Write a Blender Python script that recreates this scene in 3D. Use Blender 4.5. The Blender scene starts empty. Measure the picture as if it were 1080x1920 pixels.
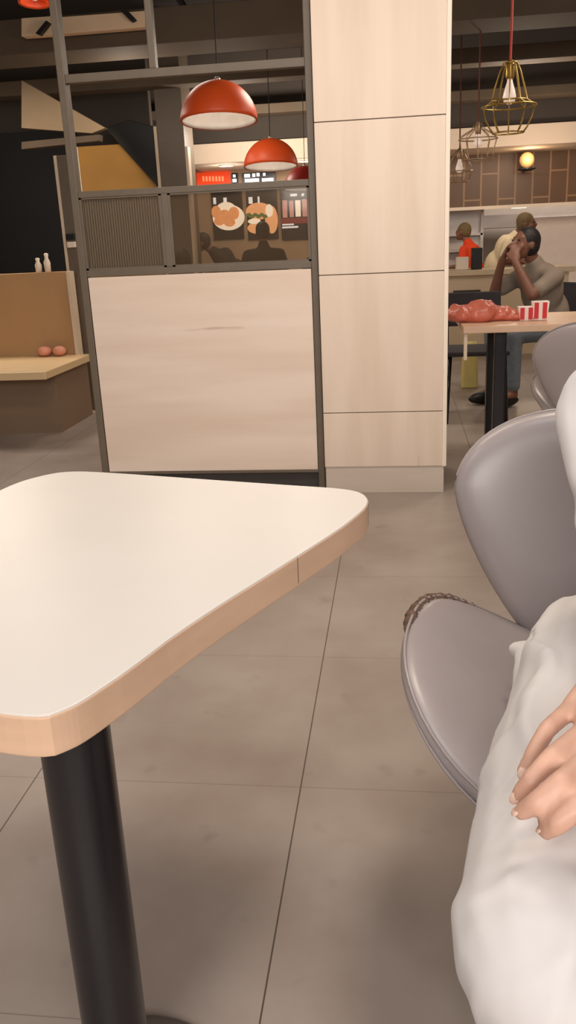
import bpy, bmesh, math, random
from mathutils import Vector, Matrix, noise
random.seed(7)
PI = math.pi
S = bpy.context.scene
COL = S.collection

# ------------------------------------------------------------------ camera, light, exposure
FPX = 1605.0
PITCH, ROLL, YAW = math.radians(17.775), math.radians(2.66), math.radians(7.73)
CAM = Vector((0, 0, 1.2))
fw = Vector((-math.sin(YAW)*math.cos(PITCH), math.cos(YAW)*math.cos(PITCH), -math.sin(PITCH)))
r0 = Vector((math.cos(YAW), math.sin(YAW), 0)); u0 = r0.cross(fw)
rt = r0*math.cos(ROLL) - u0*math.sin(ROLL)
up = u0*math.cos(ROLL) + r0*math.sin(ROLL)
cd = bpy.data.cameras.new('camera'); cam = bpy.data.objects.new('camera', cd); COL.objects.link(cam)
cam.matrix_world = Matrix(((rt.x, up.x, -fw.x, CAM.x), (rt.y, up.y, -fw.y, CAM.y), (rt.z, up.z, -fw.z, CAM.z), (0, 0, 0, 1)))
cd.sensor_fit = 'VERTICAL'; cd.sensor_height = 36.0; cd.lens = FPX/1920*36.0
cd.clip_start = 0.02
S.camera = cam
S.view_settings.view_transform = 'Standard'; S.view_settings.look = 'None'
S.view_settings.gamma = 1.0; S.view_settings.use_curve_mapping = False
S.view_settings.exposure = 0.0

W = bpy.data.worlds.new('world'); S.world = W; W.use_nodes = True
W.node_tree.nodes['Background'].inputs[0].default_value = (1.0, 0.86, 0.74, 1)
W.node_tree.nodes['Background'].inputs[1].default_value = 0.05

def area(name, loc, sx, sy, power, col, rot=(0, 0, 0)):
    l = bpy.data.lights.new(name, 'AREA'); l.shape = 'RECTANGLE'; l.size = sx; l.size_y = sy
    l.energy = power; l.color = col
    o = bpy.data.objects.new(name, l); o.location = loc; o.rotation_euler = rot; COL.objects.link(o); return o
def point(name, loc, power, col, rad=0.05):
    l = bpy.data.lights.new(name, 'POINT'); l.energy = power; l.color = col; l.shadow_soft_size = rad
    o = bpy.data.objects.new(name, l); o.location = loc; COL.objects.link(o); return o
WARM = (1.0, 0.85, 0.70); NEUT = (1.0, 0.945, 0.90); COOL = (0.94, 0.97, 1.0)
area('overhead_area_light', (-0.7, 0.1, 2.85), 1.2, 0.6, 6, NEUT)
area('overhead_area_light', (-1.7, 0.9, 2.85), 0.6, 0.6, 12, NEUT)  # added overhead lamp, puts a highlight streak on the table leg
area('overhead_area_light', (0.9, -0.2, 2.85), 0.6, 0.6, 4, COOL)
area('overhead_area_light', (0.3, 1.1, 2.85), 0.5, 0.5, 8, COOL)  # overhead lamp added to brighten the near floor
area('overhead_area_light', (-0.9, 2.5, 2.85), 1.2, 0.5, 26, WARM)  # this warm pair is added to lift the floor and pillar
area('overhead_area_light', (0.5, 2.5, 2.85), 0.6, 0.5, 26, WARM)
area('front_fill_light', (0.2, -2.2, 2.2), 3.0, 1.4, 146, NEUT, (math.radians(78), 0, 0))  # unseen fill behind the camera, added to brighten the pillar front
area('soffit_fill_light', (-1.3, 9.5, 2.25), 1.6, 0.15, 30, WARM, (math.radians(90), 0, 0))  # unseen lamp added to brighten the soffit face
area('overhead_area_light', (1.4, 5.6, 2.6), 0.6, 0.6, 26, WARM)
area('overhead_area_light', (-3.4, 6.6, 2.6), 0.7, 0.7, 40, WARM)
area('overhead_area_light', (-1.6, 6.4, 2.6), 0.6, 0.6, 14, WARM)
point('hall_fill_light', (-0.6, 5.6, 2.2), 14, WARM, 0.15)
point('hall_fill_light', (-1.7, 9.5, 2.2), 26, WARM, 0.15)  # unseen fill added for the soffit face and beams
point('hall_fill_light', (1.2, 9.3, 2.2), 24, WARM, 0.15)  # same added fill for the right half of the soffit
point('hall_fill_light', (-2.2, 7.6, 2.35), 8, WARM, 0.15)

def at(px, py, Y):                      # the point at depth Y that a pixel of the photograph looks at
    d = rt*(px-540) - up*(py-960) + fw*FPX
    return CAM + d*(Y/d.y)
def atz(px, py, z):
    d = rt*(px-540) - up*(py-960) + fw*FPX
    return CAM + d*((z-CAM.z)/d.z)

# ------------------------------------------------------------------ materials
def srgb(c):
    return tuple((v/255/12.92 if v/255 <= 0.04045 else ((v/255+0.055)/1.055)**2.4) for v in c)
def mat(name, col, rough=0.5, metal=0.0, vary=0.0, scale=8.0, stretch=(1, 1, 1), bump=0.0, emit=None, es=0.0, coat=0.0, col2=None, detail=4.0, sheen=0.0):
    m = bpy.data.materials.new(name); m.use_nodes = True
    nt = m.node_tree; b = nt.nodes['Principled BSDF']
    c = srgb(col); b.inputs['Base Color'].default_value = (*c, 1)
    b.inputs['Roughness'].default_value = rough; b.inputs['Metallic'].default_value = metal
    b.inputs['Coat Weight'].default_value = coat
    b.inputs['Sheen Weight'].default_value = sheen
    if emit:
        b.inputs['Emission Color'].default_value = (*srgb(emit), 1); b.inputs['Emission Strength'].default_value = es
    if vary or bump or col2:
        tc = nt.nodes.new('ShaderNodeTexCoord'); mp = nt.nodes.new('ShaderNodeMapping')
        mp.inputs['Scale'].default_value = stretch
        nt.links.new(tc.outputs['Object'], mp.inputs['Vector'])
        n = nt.nodes.new('ShaderNodeTexNoise'); n.inputs['Scale'].default_value = scale; n.inputs['Detail'].default_value = detail
        nt.links.new(mp.outputs['Vector'], n.inputs['Vector'])
        if vary or col2:
            r = nt.nodes.new('ShaderNodeValToRGB')
            c2 = srgb(col2) if col2 else tuple(min(1, v*(1+vary)) for v in c)
            c1 = c if col2 else tuple(v*(1-vary) for v in c)
            r.color_ramp.elements[0].position = 0.3; r.color_ramp.elements[1].position = 0.7
            r.color_ramp.elements[0].color = (*c1, 1); r.color_ramp.elements[1].color = (*c2, 1)
            nt.links.new(n.outputs['Fac'], r.inputs['Fac']); nt.links.new(r.outputs['Color'], b.inputs['Base Color'])
        if bump:
            bp = nt.nodes.new('ShaderNodeBump'); bp.inputs['Strength'].default_value = bump; bp.inputs['Distance'].default_value = 0.01
            nt.links.new(n.outputs['Fac'], bp.inputs['Height']); nt.links.new(bp.outputs['Normal'], b.inputs['Normal'])
    return m
def wood_mat(name, base, streak, dark, along, rough=0.45):
    # pale laminate: long grain streaks and a few thin dark veins running along one axis
    m = bpy.data.materials.new(name); m.use_nodes = True
    nt = m.node_tree; b = nt.nodes['Principled BSDF']; b.inputs['Roughness'].default_value = rough
    L = nt.links.new
    tc = nt.nodes.new('ShaderNodeTexCoord')
    def noi(sc, detail, k):
        mp = nt.nodes.new('ShaderNodeMapping'); mp.inputs['Scale'].default_value = [k if a == along else 1 for a in range(3)]
        L(tc.outputs['Object'], mp.inputs['Vector'])
        n = nt.nodes.new('ShaderNodeTexNoise'); n.inputs['Scale'].default_value = sc; n.inputs['Detail'].default_value = detail
        L(mp.outputs['Vector'], n.inputs['Vector']); return n
    n1 = noi(9, 5, 0.10); n2 = noi(16, 3, 0.10)
    r1 = nt.nodes.new('ShaderNodeValToRGB'); r1.color_ramp.elements[0].position = 0.36; r1.color_ramp.elements[1].position = 0.64
    r1.color_ramp.elements[0].color = (*srgb(streak), 1); r1.color_ramp.elements[1].color = (*srgb(base), 1)
    L(n1.outputs['Fac'], r1.inputs['Fac'])
    r2 = nt.nodes.new('ShaderNodeValToRGB'); r2.color_ramp.elements[0].position = 0.69; r2.color_ramp.elements[1].position = 0.73
    r2.color_ramp.elements[0].color = (0, 0, 0, 1); r2.color_ramp.elements[1].color = (0.55, 0.55, 0.55, 1)
    L(n2.outputs['Fac'], r2.inputs['Fac'])
    mx = nt.nodes.new('ShaderNodeMix'); mx.data_type = 'RGBA'
    L(r2.outputs['Color'], mx.inputs['Factor']); L(r1.outputs['Color'], mx.inputs[6]); mx.inputs[7].default_value = (*srgb(dark), 1)
    L(mx.outputs[2], b.inputs['Base Color'])
    return m
TILE = 0.6365
def floor_mat():
    m = bpy.data.materials.new('floor_tile'); m.use_nodes = True
    nt = m.node_tree; b = nt.nodes['Principled BSDF']; L = nt.links.new
    tc = nt.nodes.new('ShaderNodeTexCoord')
    sp = nt.nodes.new('ShaderNodeSeparateXYZ'); L(tc.outputs['Object'], sp.inputs[0])
    def M(op, a, v=None, c=None):
        n = nt.nodes.new('ShaderNodeMath'); n.operation = op
        for i, q in enumerate((a, v, c)):
            if q is None: continue
            if isinstance(q, (int, float)): n.inputs[i].default_value = q
            else: L(q, n.inputs[i])
        return n.outputs[0]
    def line(o, off, w):
        f = M('FRACT', M('DIVIDE', M('ADD', o, -off + 50*TILE), TILE))
        return M('LESS_THAN', M('MULTIPLY', M('MINIMUM', f, M('SUBTRACT', 1.0, f)), TILE), w)
    g = M('MAXIMUM', M('MULTIPLY', line(sp.outputs[0], -0.2255, 0.0016), 0.9), M('MULTIPLY', line(sp.outputs[1], 1.660, 0.0013), 0.36))
    n = nt.nodes.new('ShaderNodeTexNoise'); n.inputs['Scale'].default_value = 2.6; n.inputs['Detail'].default_value = 6; n.inputs['Roughness'].default_value = 0.55
    L(tc.outputs['Object'], n.inputs['Vector'])
    r = nt.nodes.new('ShaderNodeValToRGB'); r.color_ramp.elements[0].position = 0.32; r.color_ramp.elements[1].position = 0.70
    r.color_ramp.elements[0].color = (*srgb((149, 134, 124)), 1); r.color_ramp.elements[1].color = (*srgb((170, 158, 149)), 1)
    L(n.outputs['Fac'], r.inputs['Fac'])
    v = nt.nodes.new('ShaderNodeTexNoise'); v.inputs['Scale'].default_value = 9; v.inputs['Detail'].default_value = 2
    L(tc.outputs['Object'], v.inputs['Vector'])
    r2 = nt.nodes.new('ShaderNodeValToRGB'); r2.color_ramp.elements[0].position = 0.66; r2.color_ramp.elements[1].position = 0.78
    r2.color_ramp.elements[0].color = (0, 0, 0, 1); r2.color_ramp.elements[1].color = (0.30, 0.30, 0.30, 1)
    L(v.outputs['Fac'], r2.inputs['Fac'])
    m1 = nt.nodes.new('ShaderNodeMix'); m1.data_type = 'RGBA'; L(r2.outputs['Color'], m1.inputs['Factor']); L(r.outputs['Color'], m1.inputs[6]); m1.inputs[7].default_value = (*srgb((105, 88, 78)), 1)
    m2 = nt.nodes.new('ShaderNodeMix'); m2.data_type = 'RGBA'; L(g, m2.inputs['Factor']); L(m1.outputs[2], m2.inputs[6]); m2.inputs[7].default_value = (*srgb((70, 58, 50)), 1)
    L(m2.outputs[2], b.inputs['Base Color'])
    b.inputs['Roughness'].default_value = 0.38
    return m
def glass_mat(name, tint, alpha, ribs=False):
    m = bpy.data.materials.new(name); m.use_nodes = True
    nt = m.node_tree; b = nt.nodes['Principled BSDF']; L = nt.links.new
    b.inputs['Base Color'].default_value = (*srgb(tint), 1)
    b.inputs['Roughness'].default_value = 0.28 if ribs else 0.06
    if ribs:
        b.inputs['Transmission Weight'].default_value = 0.55; b.inputs['IOR'].default_value = 1.3
        tc = nt.nodes.new('ShaderNodeTexCoord'); w = nt.nodes.new('ShaderNodeTexWave')
        w.wave_type = 'BANDS'; w.bands_direction = 'X'; w.inputs['Scale'].default_value = 26; w.inputs['Distortion'].default_value = 0.6
        L(tc.outputs['Object'], w.inputs['Vector'])
        bp = nt.nodes.new('ShaderNodeBump'); bp.inputs['Strength'].default_value = 0.7; bp.inputs['Distance'].default_value = 0.01
        L(w.outputs['Fac'], bp.inputs['Height']); L(bp.outputs['Normal'], b.inputs['Normal'])
    else:
        t = nt.nodes.new('ShaderNodeBsdfTransparent'); t.inputs[0].default_value = (0.86, 0.82, 0.76, 1)
        mx = nt.nodes.new('ShaderNodeMixShader'); mx.inputs[0].default_value = alpha
        L(t.outputs[0], mx.inputs[1]); L(b.outputs[0], mx.inputs[2]); L(mx.outputs[0], nt.nodes['Material Output'].inputs['Surface'])
    return m

MT = dict(
    floor=floor_mat(),
    ceil=mat('black_ceiling_paint', (34, 28, 24), 0.9, vary=0.2, scale=2),
    beam=mat('brown_beam_paint', (92, 78, 62), 0.8, vary=0.1, scale=3),
    duct=mat('pale_duct_board', (150, 128, 100), 0.7, vary=0.06, scale=4),
    wallb=mat('beige_wall_paint', (205, 178, 150), 0.8, vary=0.05, scale=3),
    wallg=mat('dark_grey_wall_paint', (70, 62, 56), 0.85, vary=0.06, scale=3),
    night=mat('night_window_glass', (6, 6, 7), 0.6),
    panel=mat('pale_ceiling_panel', (236, 206, 170), 0.6, vary=0.04, scale=4),
    gold=mat('ochre_wall_panel', (172, 128, 62), 0.6, vary=0.12, scale=1.5),
    soffit=mat('white_soffit_paint', (228, 208, 188), 0.8, vary=0.02, scale=3),
    woodv=wood_mat('pale_oak_laminate_upright', (233, 214, 196), (223, 202, 182), (202, 176, 154), 2),
    woodh=wood_mat('pale_oak_laminate_level', (236, 217, 201), (225, 203, 184), (180, 154, 134), 0),
    woodside=mat('pale_laminate_end', (222, 202, 178), 0.5, vary=0.04, scale=6),
    trim=mat('cream_edge_trim', (243, 228, 210), 0.4, vary=0.02, scale=9),
    kick=mat('brushed_grey_plinth', (206, 192, 178), 0.42, 0.0, vary=0.05, scale=14, stretch=(0.2, 1, 1)),
    frame=mat('taupe_powder_coat', (106, 94, 80), 0.5, vary=0.06, scale=20),
    kickd=mat('dark_plinth', (64, 58, 54), 0.6, vary=0.1, scale=10),
    ribglass=glass_mat('ribbed_glass', (150, 135, 115), 0.5, True),
    glass=glass_mat('smoked_glass', (104, 88, 72), 0.30),
    top=mat('cream_table_laminate', (214, 207, 200), 0.36, vary=0.015, scale=5),
    edge=mat('plywood_edge_band', (214, 178, 149), 0.42, vary=0.06, scale=6, stretch=(1, 1, 6), col2=None),
    blackmetal=mat('black_enamel', (27, 24, 27), 0.27, 0.0, vary=0.25, scale=30, stretch=(1, 1, 0.15), bump=0.05),
    leather=mat('grey_leather', (156, 146, 145), 0.33, vary=0.05, scale=6, bump=0.02),
    piping=mat('grey_piping', (176, 168, 163), 0.3, vary=0.04, scale=20),
    foam=mat('torn_brown_edge', (96, 74, 60), 0.9, vary=0.4, scale=60, bump=0.6),
    foam2=mat('torn_pale_threads', (178, 152, 130), 0.9, vary=0.25, scale=80),
    red=mat('orange_red_lacquer', (232, 88, 34), 0.45, vary=0.03, scale=6),
    dkred=mat('dark_red_lacquer', (160, 40, 34), 0.45, vary=0.05, scale=6),
    lampin=mat('white_lamp_interior', (222, 210, 196), 0.35, vary=0.08, scale=14),
    brass=mat('brass_wire', (172, 142, 72), 0.35, 0.7, vary=0.1, scale=20),
    copper=mat('champagne_wire', (190, 160, 128), 0.4, 0.5, vary=0.1, scale=20),
    bulb=mat('frosted_bulb', (236, 222, 212), 0.3, emit=(255, 225, 205), es=0.35, vary=0.02),
    glow=mat('lit_lamp_glass', (226, 176, 120), 0.4, emit=(226, 160, 100), es=0.3, vary=0.02),
    cordr=mat('red_cord', (190, 52, 38), 0.6, vary=0.1, scale=40),
    cordb=mat('faded_red_cord', (112, 66, 54), 0.7, vary=0.1, scale=40),
    cordk=mat('black_cord', (28, 24, 22), 0.7, vary=0.1, scale=40),
    downl=mat('lit_downlight', (255, 240, 220), 0.4, emit=(255, 236, 210), es=3.0, vary=0.01),
    steel=mat('brushed_steel', (190, 180, 172), 0.35, 0.6, vary=0.08, scale=12, stretch=(0.2, 1, 1)),
    kwall=mat('pale_kitchen_wall', (206, 190, 174), 0.6, vary=0.05, scale=5),
    counter=mat('cream_counter', (216, 194, 162), 0.5, vary=0.04, scale=5),
    bag=mat('translucent_red_bag', (206, 112, 92), 0.35, vary=0.14, scale=9, bump=0.5),
    boxw=mat('white_carton', (244, 230, 220), 0.55, vary=0.03, scale=8),
    boxr=mat('red_carton_print', (208, 36, 40), 0.5, vary=0.05, scale=8),
    skin=mat('brown_skin', (126, 84, 66), 0.55, vary=0.08, scale=20),
    skinl=mat('light_brown_skin', (205, 160, 138), 0.5, vary=0.07, scale=28, bump=0.05),
    lips=mat('rose_brown_lips', (176, 112, 98), 0.45, vary=0.04, scale=40),
    nail=mat('pale_fingernail', (232, 196, 178), 0.3, vary=0.03, scale=60),
    hair=mat('black_hair', (30, 25, 24), 0.6, vary=0.3, scale=60, bump=0.4),
    hairb=mat('brown_grey_hair', (112, 92, 58), 0.7, vary=0.2, scale=60, bump=0.3),
    greyshirt=mat('grey_shirt', (140, 126, 112), 0.85, vary=0.07, scale=12),
    redshirt=mat('red_orange_shirt', (226, 66, 24), 0.8, vary=0.06, scale=12),
    creamshirt=mat('cream_shirt', (246, 226, 188), 0.8, vary=0.04, scale=12),
    darkshirt=mat('dark_shirt', (44, 38, 34), 0.85, vary=0.1, scale=12),
    jeans=mat('blue_grey_denim', (118, 128, 138), 0.85, vary=0.12, scale=40, bump=0.2),
    darkpants=mat('dark_trousers', (52, 48, 52), 0.85, vary=0.1, scale=20),
    tunic=mat('white_cotton', (208, 203, 201), 0.8, vary=0.03, scale=10, sheen=0.1),
    tan=mat('tan_bench_panel', (190, 150, 106), 0.5, vary=0.06, scale=3, stretch=(1, 1, 0.3)),
    plin=mat('brown_bench_plinth', (134, 110, 88), 0.6, vary=0.06, scale=4),
    benchtop=mat('pale_bench_seat', (224, 194, 150), 0.45, vary=0.04, scale=4),
    pinkblob=mat('plain_pink', (222, 150, 124), 0.5, vary=0.08, scale=8),
    black=mat('black_plastic', (16, 15, 15), 0.5, vary=0.1, scale=20),
    screen=mat('dark_menu_screen', (24, 24, 26), 0.25, emit=(34, 33, 36), es=0.5, vary=0.05),
    scw=mat('screen_white', (240, 240, 244), 0.4, emit=(238, 240, 250), es=1.2, vary=0.01),
    sco=mat('screen_fried_orange', (226, 150, 92), 0.4, emit=(232, 160, 104), es=1.2, col2=(200, 110, 60), scale=26),
    scc=mat('screen_cream', (248, 236, 220), 0.4, emit=(248, 234, 216), es=1.3, vary=0.03),
    scg=mat('screen_leaf_green', (96, 120, 58), 0.4, emit=(96, 118, 60), es=0.6, vary=0.2, scale=40),
    scb=mat('screen_bun', (226, 160, 108), 0.4, emit=(236, 172, 122), es=1.2, vary=0.12, scale=20),
    scp=mat('screen_pink_drink', (206, 150, 140), 0.4, emit=(206, 150, 142), es=0.85, vary=0.1, scale=12),
    scr=mat('screen_dark_red', (132, 44, 40), 0.4, emit=(140, 46, 42), es=0.5, vary=0.1, scale=12),
    scsign=mat('sign_orange_red', (232, 70, 28), 0.4, emit=(236, 72, 30), es=0.6, vary=0.03),
    scsignt=mat('sign_pale_letters', (250, 150, 100), 0.4, emit=(250, 156, 108), es=0.7, vary=0.03),
    yellow=mat('pale_yellow_bag', (218, 200, 124), 0.5, vary=0.06, scale=9),
)
def tile_mat():
    m = bpy.data.materials.new('brown_stacked_tile'); m.use_nodes = True
    nt = m.node_tree; b = nt.nodes['Principled BSDF']; L = nt.links.new
    tc = nt.nodes.new('ShaderNodeTexCoord'); sp = nt.nodes.new('ShaderNodeSeparateXYZ'); L(tc.outputs['Object'], sp.inputs[0])
    cb = nt.nodes.new('ShaderNodeCombineXYZ'); L(sp.outputs[2], cb.inputs[0]); L(sp.outputs[0], cb.inputs[1])
    br = nt.nodes.new('ShaderNodeTexBrick'); L(cb.outputs[0], br.inputs['Vector'])
    br.inputs['Scale'].default_value = 1.0; br.inputs['Brick Width'].default_value = 0.62; br.inputs['Row Height'].default_value = 0.215
    br.inputs['Mortar Size'].default_value = 0.011; br.offset = 0.5
    br.inputs['Color1'].default_value = (*srgb((110, 80, 54)), 1); br.inputs['Color2'].default_value = (*srgb((100, 72, 50)), 1); br.inputs['Mortar'].default_value = (*srgb((156, 122, 88)), 1)
    L(br.outputs['Color'], b.inputs['Base Color']); b.inputs['Roughness'].default_value = 0.4
    return m
MT['tile'] = tile_mat()

# ------------------------------------------------------------------ mesh helpers
class MB:
    def __init__(s): s.v = []; s.f = []
    def add(s, vs, fs):
        k = len(s.v); s.v += [Vector(q) for q in vs]; s.f += [tuple(i+k for i in f) for f in fs]; return s
    def box(s, a, b):
        x0, y0, z0 = a; x1, y1, z1 = b
        return s.add([(x0, y0, z0), (x1, y0, z0), (x1, y1, z0), (x0, y1, z0), (x0, y0, z1), (x1, y0, z1), (x1, y1, z1), (x0, y1, z1)],
                     [(0, 3, 2, 1), (4, 5, 6, 7), (0, 1, 5, 4), (1, 2, 6, 5), (2, 3, 7, 6), (3, 0, 4, 7)])
    def hexa(s, p):                     # eight corners: front face four, back face four
        return s.add(p, [(0, 1, 2, 3), (7, 6, 5, 4), (0, 4, 5, 1), (1, 5, 6, 2), (2, 6, 7, 3), (3, 7, 4, 0)])
    def prism(s, pts, z0, z1):
        n = len(pts)
        return s.add([(p[0], p[1], z0) for p in pts] + [(p[0], p[1], z1) for p in pts],
                     [tuple(range(n-1, -1, -1)), tuple(range(n, 2*n))] + [(i, (i+1) % n, n+(i+1) % n, n+i) for i in range(n)])
    def slab(s, pts, y0, y1):           # outline in x,z with thickness in y
        n = len(pts)
        return s.add([(p[0], y0, p[1]) for p in pts] + [(p[0], y1, p[1]) for p in pts],
                     [tuple(range(n)), tuple(range(2*n-1, n-1, -1))] + [(i, n+i, n+(i+1) % n, (i+1) % n) for i in range(n)])
    def lathe(s, prof, c=(0, 0, 0), n=40, closed=False):
        vs = []; fs = []
        for (r, z) in prof:
            for k in range(n):
                a = 2*PI*k/n; vs.append((c[0]+r*math.cos(a), c[1]+r*math.sin(a), c[2]+z))
        m = len(prof)
        for i in range(m if closed else m-1):
            for k in range(n):
                a = i*n+k; b_ = i*n+(k+1) % n; j = (i+1) % m
                fs.append((a, b_, j*n+(k+1) % n, j*n+k))
        if not closed:
            fs.append(tuple(range(n-1, -1, -1))); fs.append(tuple(range((m-1)*n, m*n)))
        return s.add(vs, fs)
    def tube(s, path, r, n=10, cyc=False):
        P = [Vector(p) for p in path]; m = len(P); vs = []; fs = []
        rr = r if isinstance(r, (list, tuple)) else [r]*m
        ref = Vector((0.12, 0.31, 1)).normalized()
        for i in range(m):
            t = (P[(i+1) % m]-P[i-1]) if cyc else (P[min(i+1, m-1)]-P[max(i-1, 0)])
            t.normalize(); a = t.cross(ref)
            if a.length < 0.05: a = t.cross(Vector((1, 0, 0)))
            a.normalize(); b = t.cross(a)
            for k in range(n):
                q = 2*PI*k/n; vs.append(P[i]+(a*math.cos(q)+b*math.sin(q))*rr[i])
        for i in range(m if cyc else m-1):
            for k in range(n):
                j = (i+1) % m
                fs.append((i*n+k, i*n+(k+1) % n, j*n+(k+1) % n, j*n+k))
        if not cyc: fs += [tuple(range(n-1, -1, -1)), tuple(range((m-1)*n, m*n))]
        return s.add(vs, fs)
    def ell(s, c, rad, rot=None, nu=20, nv=12):
        vs = [(0, 0, 1)]; fs = []
        for i in range(1, nv):
            t = PI*i/nv
            for k in range(nu):
                a = 2*PI*k/nu; vs.append((math.sin(t)*math.cos(a), math.sin(t)*math.sin(a), math.cos(t)))
        vs.append((0, 0, -1)); e = len(vs)-1
        for k in range(nu):
            fs.append((0, 1+k, 1+(k+1) % nu)); b = 1+(nv-2)*nu; fs.append((e, b+(k+1) % nu, b+k))
            for i in range(nv-2):
                a0 = 1+i*nu; fs.append((a0+k, a0+nu+k, a0+nu+(k+1) % nu, a0+(k+1) % nu))
        R = rot or Matrix.Identity(3)
        return s.add([Vector(c)+R @ Vector((v[0]*rad[0], v[1]*rad[1], v[2]*rad[2])) for v in vs], fs)
    def cap(s, p0, r0, p1, r1, n=14):    # tapered limb with round ends
        p0 = Vector(p0); p1 = Vector(p1); t = (p1-p0); Lh = max(t.length, 1e-4); t = t/Lh
        pth = []; rr = []
        for k in range(5):
            a = PI/2*(1-k/4.0); pth.append(p0-t*r0*math.sin(a)); rr.append(max(r0*math.cos(a), 1e-4))
        for k in range(5):
            a = PI/2*k/4.0; pth.append(p1+t*r1*math.sin(a)); rr.append(max(r1*math.cos(a), 1e-4))
        a_ = t.cross(Vector((0.3, 0.2, 1)));
        if a_.length < 0.05: a_ = t.cross(Vector((1, 0, 0)))
        a_.normalize(); b_ = t.cross(a_); vs = []; fs = []
        for p, r in zip(pth, rr):
            for k in range(n):
                q = 2*PI*k/n; vs.append(p+(a_*math.cos(q)+b_*math.sin(q))*r)
        m = len(pth)
        for i in range(m-1):
            for k in range(n): fs.append((i*n+k, i*n+(k+1) % n, (i+1)*n+(k+1) % n, (i+1)*n+k))
        fs += [tuple(range(n-1, -1, -1)), tuple(range((m-1)*n, m*n))]
        return s.add(vs, fs)
    def chain(s, pts, rs):
        for i in range(len(pts)-1): s.cap(pts[i], rs[i], pts[i+1], rs[i+1])
        return s
    def mesh(s, name):
        me = bpy.data.meshes.new(name); me.from_pydata([tuple(v) for v in s.v], [], s.f); me.update()
        bm = bmesh.new(); bm.from_mesh(me); bmesh.ops.recalc_face_normals(bm, faces=bm.faces); bm.to_mesh(me); bm.free()
        return me
    def build(s, name, m, parent=None, smooth=False, bevel=0.0, autos=False):
        me = s.mesh(name)
        return link(name, me, m, parent, smooth, bevel, autos)
def link(name, me, m, parent=None, smooth=False, bevel=0.0, autos=False):
    if bevel:
        bm = bmesh.new(); bm.from_mesh(me)
        ed = [e for e in bm.edges if len(e.link_faces) == 2 and e.calc_face_angle(0) > 0.6]
        bmesh.ops.bevel(bm, geom=ed, offset=bevel, segments=2, profile=0.6, affect='EDGES', clamp_overlap=True)
        bm.to_mesh(me); bm.free()
    me.materials.append(m)
    if smooth:
        me.polygons.foreach_set('use_smooth', [True]*len(me.polygons))
        if autos: me.set_sharp_from_angle(angle=math.radians(40))
    o = bpy.data.objects.new(name, me); COL.objects.link(o)
    if parent is not None:
        o.parent = parent
        root = parent; T = Matrix.Identity(4)
        while root is not None:
            T = Matrix.Translation(root.location) @ T if root.parent is None else T
            root = root.parent
        if parent.parent is None: o.matrix_parent_inverse = T.inverted()
    return o
def remesh(mb, name, voxel, smooth_it=6):
    me = mb.mesh(name); o = bpy.data.objects.new(name, me); COL.objects.link(o)
    rm = o.modifiers.new('r', 'REMESH'); rm.mode = 'VOXEL'; rm.voxel_size = voxel
    sm = o.modifiers.new('s', 'SMOOTH'); sm.iterations = smooth_it; sm.factor = 0.5
    dg = bpy.context.evaluated_depsgraph_get(); dg.update()
    out = bpy.data.meshes.new_from_object(o.evaluated_get(dg))
    COL.objects.unlink(o); bpy.data.objects.remove(o); bpy.data.meshes.remove(me)
    out.name = name; out.materials.clear()
    return out
def tag(o, label, cat, group=None):
    o['label'] = label; o['category'] = cat
    if group: o['group'] = group
    return o
def thing(name, label, cat, loc=(0, 0, 0), group=None):
    o = bpy.data.objects.new(name, None); o.location = loc; o.empty_display_size = 0.1; COL.objects.link(o)
    return tag(o, label, cat, group)
def struct(o):
    o['kind'] = 'structure'; return o
def copy_tree(o, parent=None):
    c = o.copy(); COL.objects.link(c)
    if parent is not None: c.parent = parent
    for ch in list(o.children): copy_tree(ch, c)
    return c

# ------------------------------------------------------------------ the room
CZ = 3.3
struct(MB().box((-7.5, -3, -0.1), (5.5, 14.2, 0)).build('floor', MT['floor']))
struct(MB().box((-7.5, -3, CZ), (5.5, 14.2, CZ+0.1)).build('ceiling', MT['ceil']))
struct(MB().box((-7.6, -3, 0), (-7.5, 14.2, CZ)).build('wall_left', MT['wallg']))
struct(MB().box((5.5, -3, 0), (5.6, 14.2, CZ)).build('wall_right', MT['wallb']))
struct(MB().box((-7.5, 14.2, 0), (5.5, 14.3, CZ)).build('wall_back', MT['kwall']))
struct(MB().box((-7.5, -3.1, 0), (5.5, -3, CZ)).build('wall_front', MT['wallb']))
# night windows on the left half of the back
wl = struct(MB().box((-7.5, 9.6, 0), (at(290, 330, 9.6).x, 9.7, CZ)).build('wall_windows', MT['wallg']))
wn = struct(MB().box((-7.2, 9.57, 0.25), (at(150, 330, 9.57).x, 9.6, 2.4)).build('window_1', MT['night']))

# ceiling beams running across the room
for k, (Y, zb, h, d) in enumerate(((7.0, 2.62, 0.24, 0.5), (8.8, 2.63, 0.13, 0.25), (10.6, 2.56, 0.1, 0.3))):
    struct(MB().box((-7.4, Y, zb), (5.4, Y+d, zb+h)).build('trim_%d' % (k+1), MT['beam'], bevel=0.008))
# soffit over the counter
xs0 = at(338, 290, 11.0).x
sof = struct(MB().box((xs0, 11.0, at(460, 303, 11).z), (5.4, 12.6, at(460, 265, 11).z)).build('ceiling_soffit', MT['soffit'], bevel=0.01))
struct(MB().box((xs0-2.2, 11.1, at(460, 262, 11).z), (5.4, 11.25, CZ)).build('wall_bulkhead', MT['wallg']))
WY = 12.2
struct(MB().box((at(352, 400, WY).x, WY, 0), (at(735, 400, WY).x, WY+0.15, at(460, 303, 11).z+0.1)).build('wall_menu', MT['wallb']))
zt = at(900, 387, WY-0.2).z
struct(MB().box((at(735, 400, WY).x, WY-0.2, zt), (5.4, WY+0.1, at(460, 303, 11).z+0.1)).build('wall_tiled', MT['tile']))
struct(MB().box((at(735, 400, WY).x, WY-0.24, zt-0.04), (5.4, WY-0.2, zt)).build('trim_4', MT['trim']))

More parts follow.
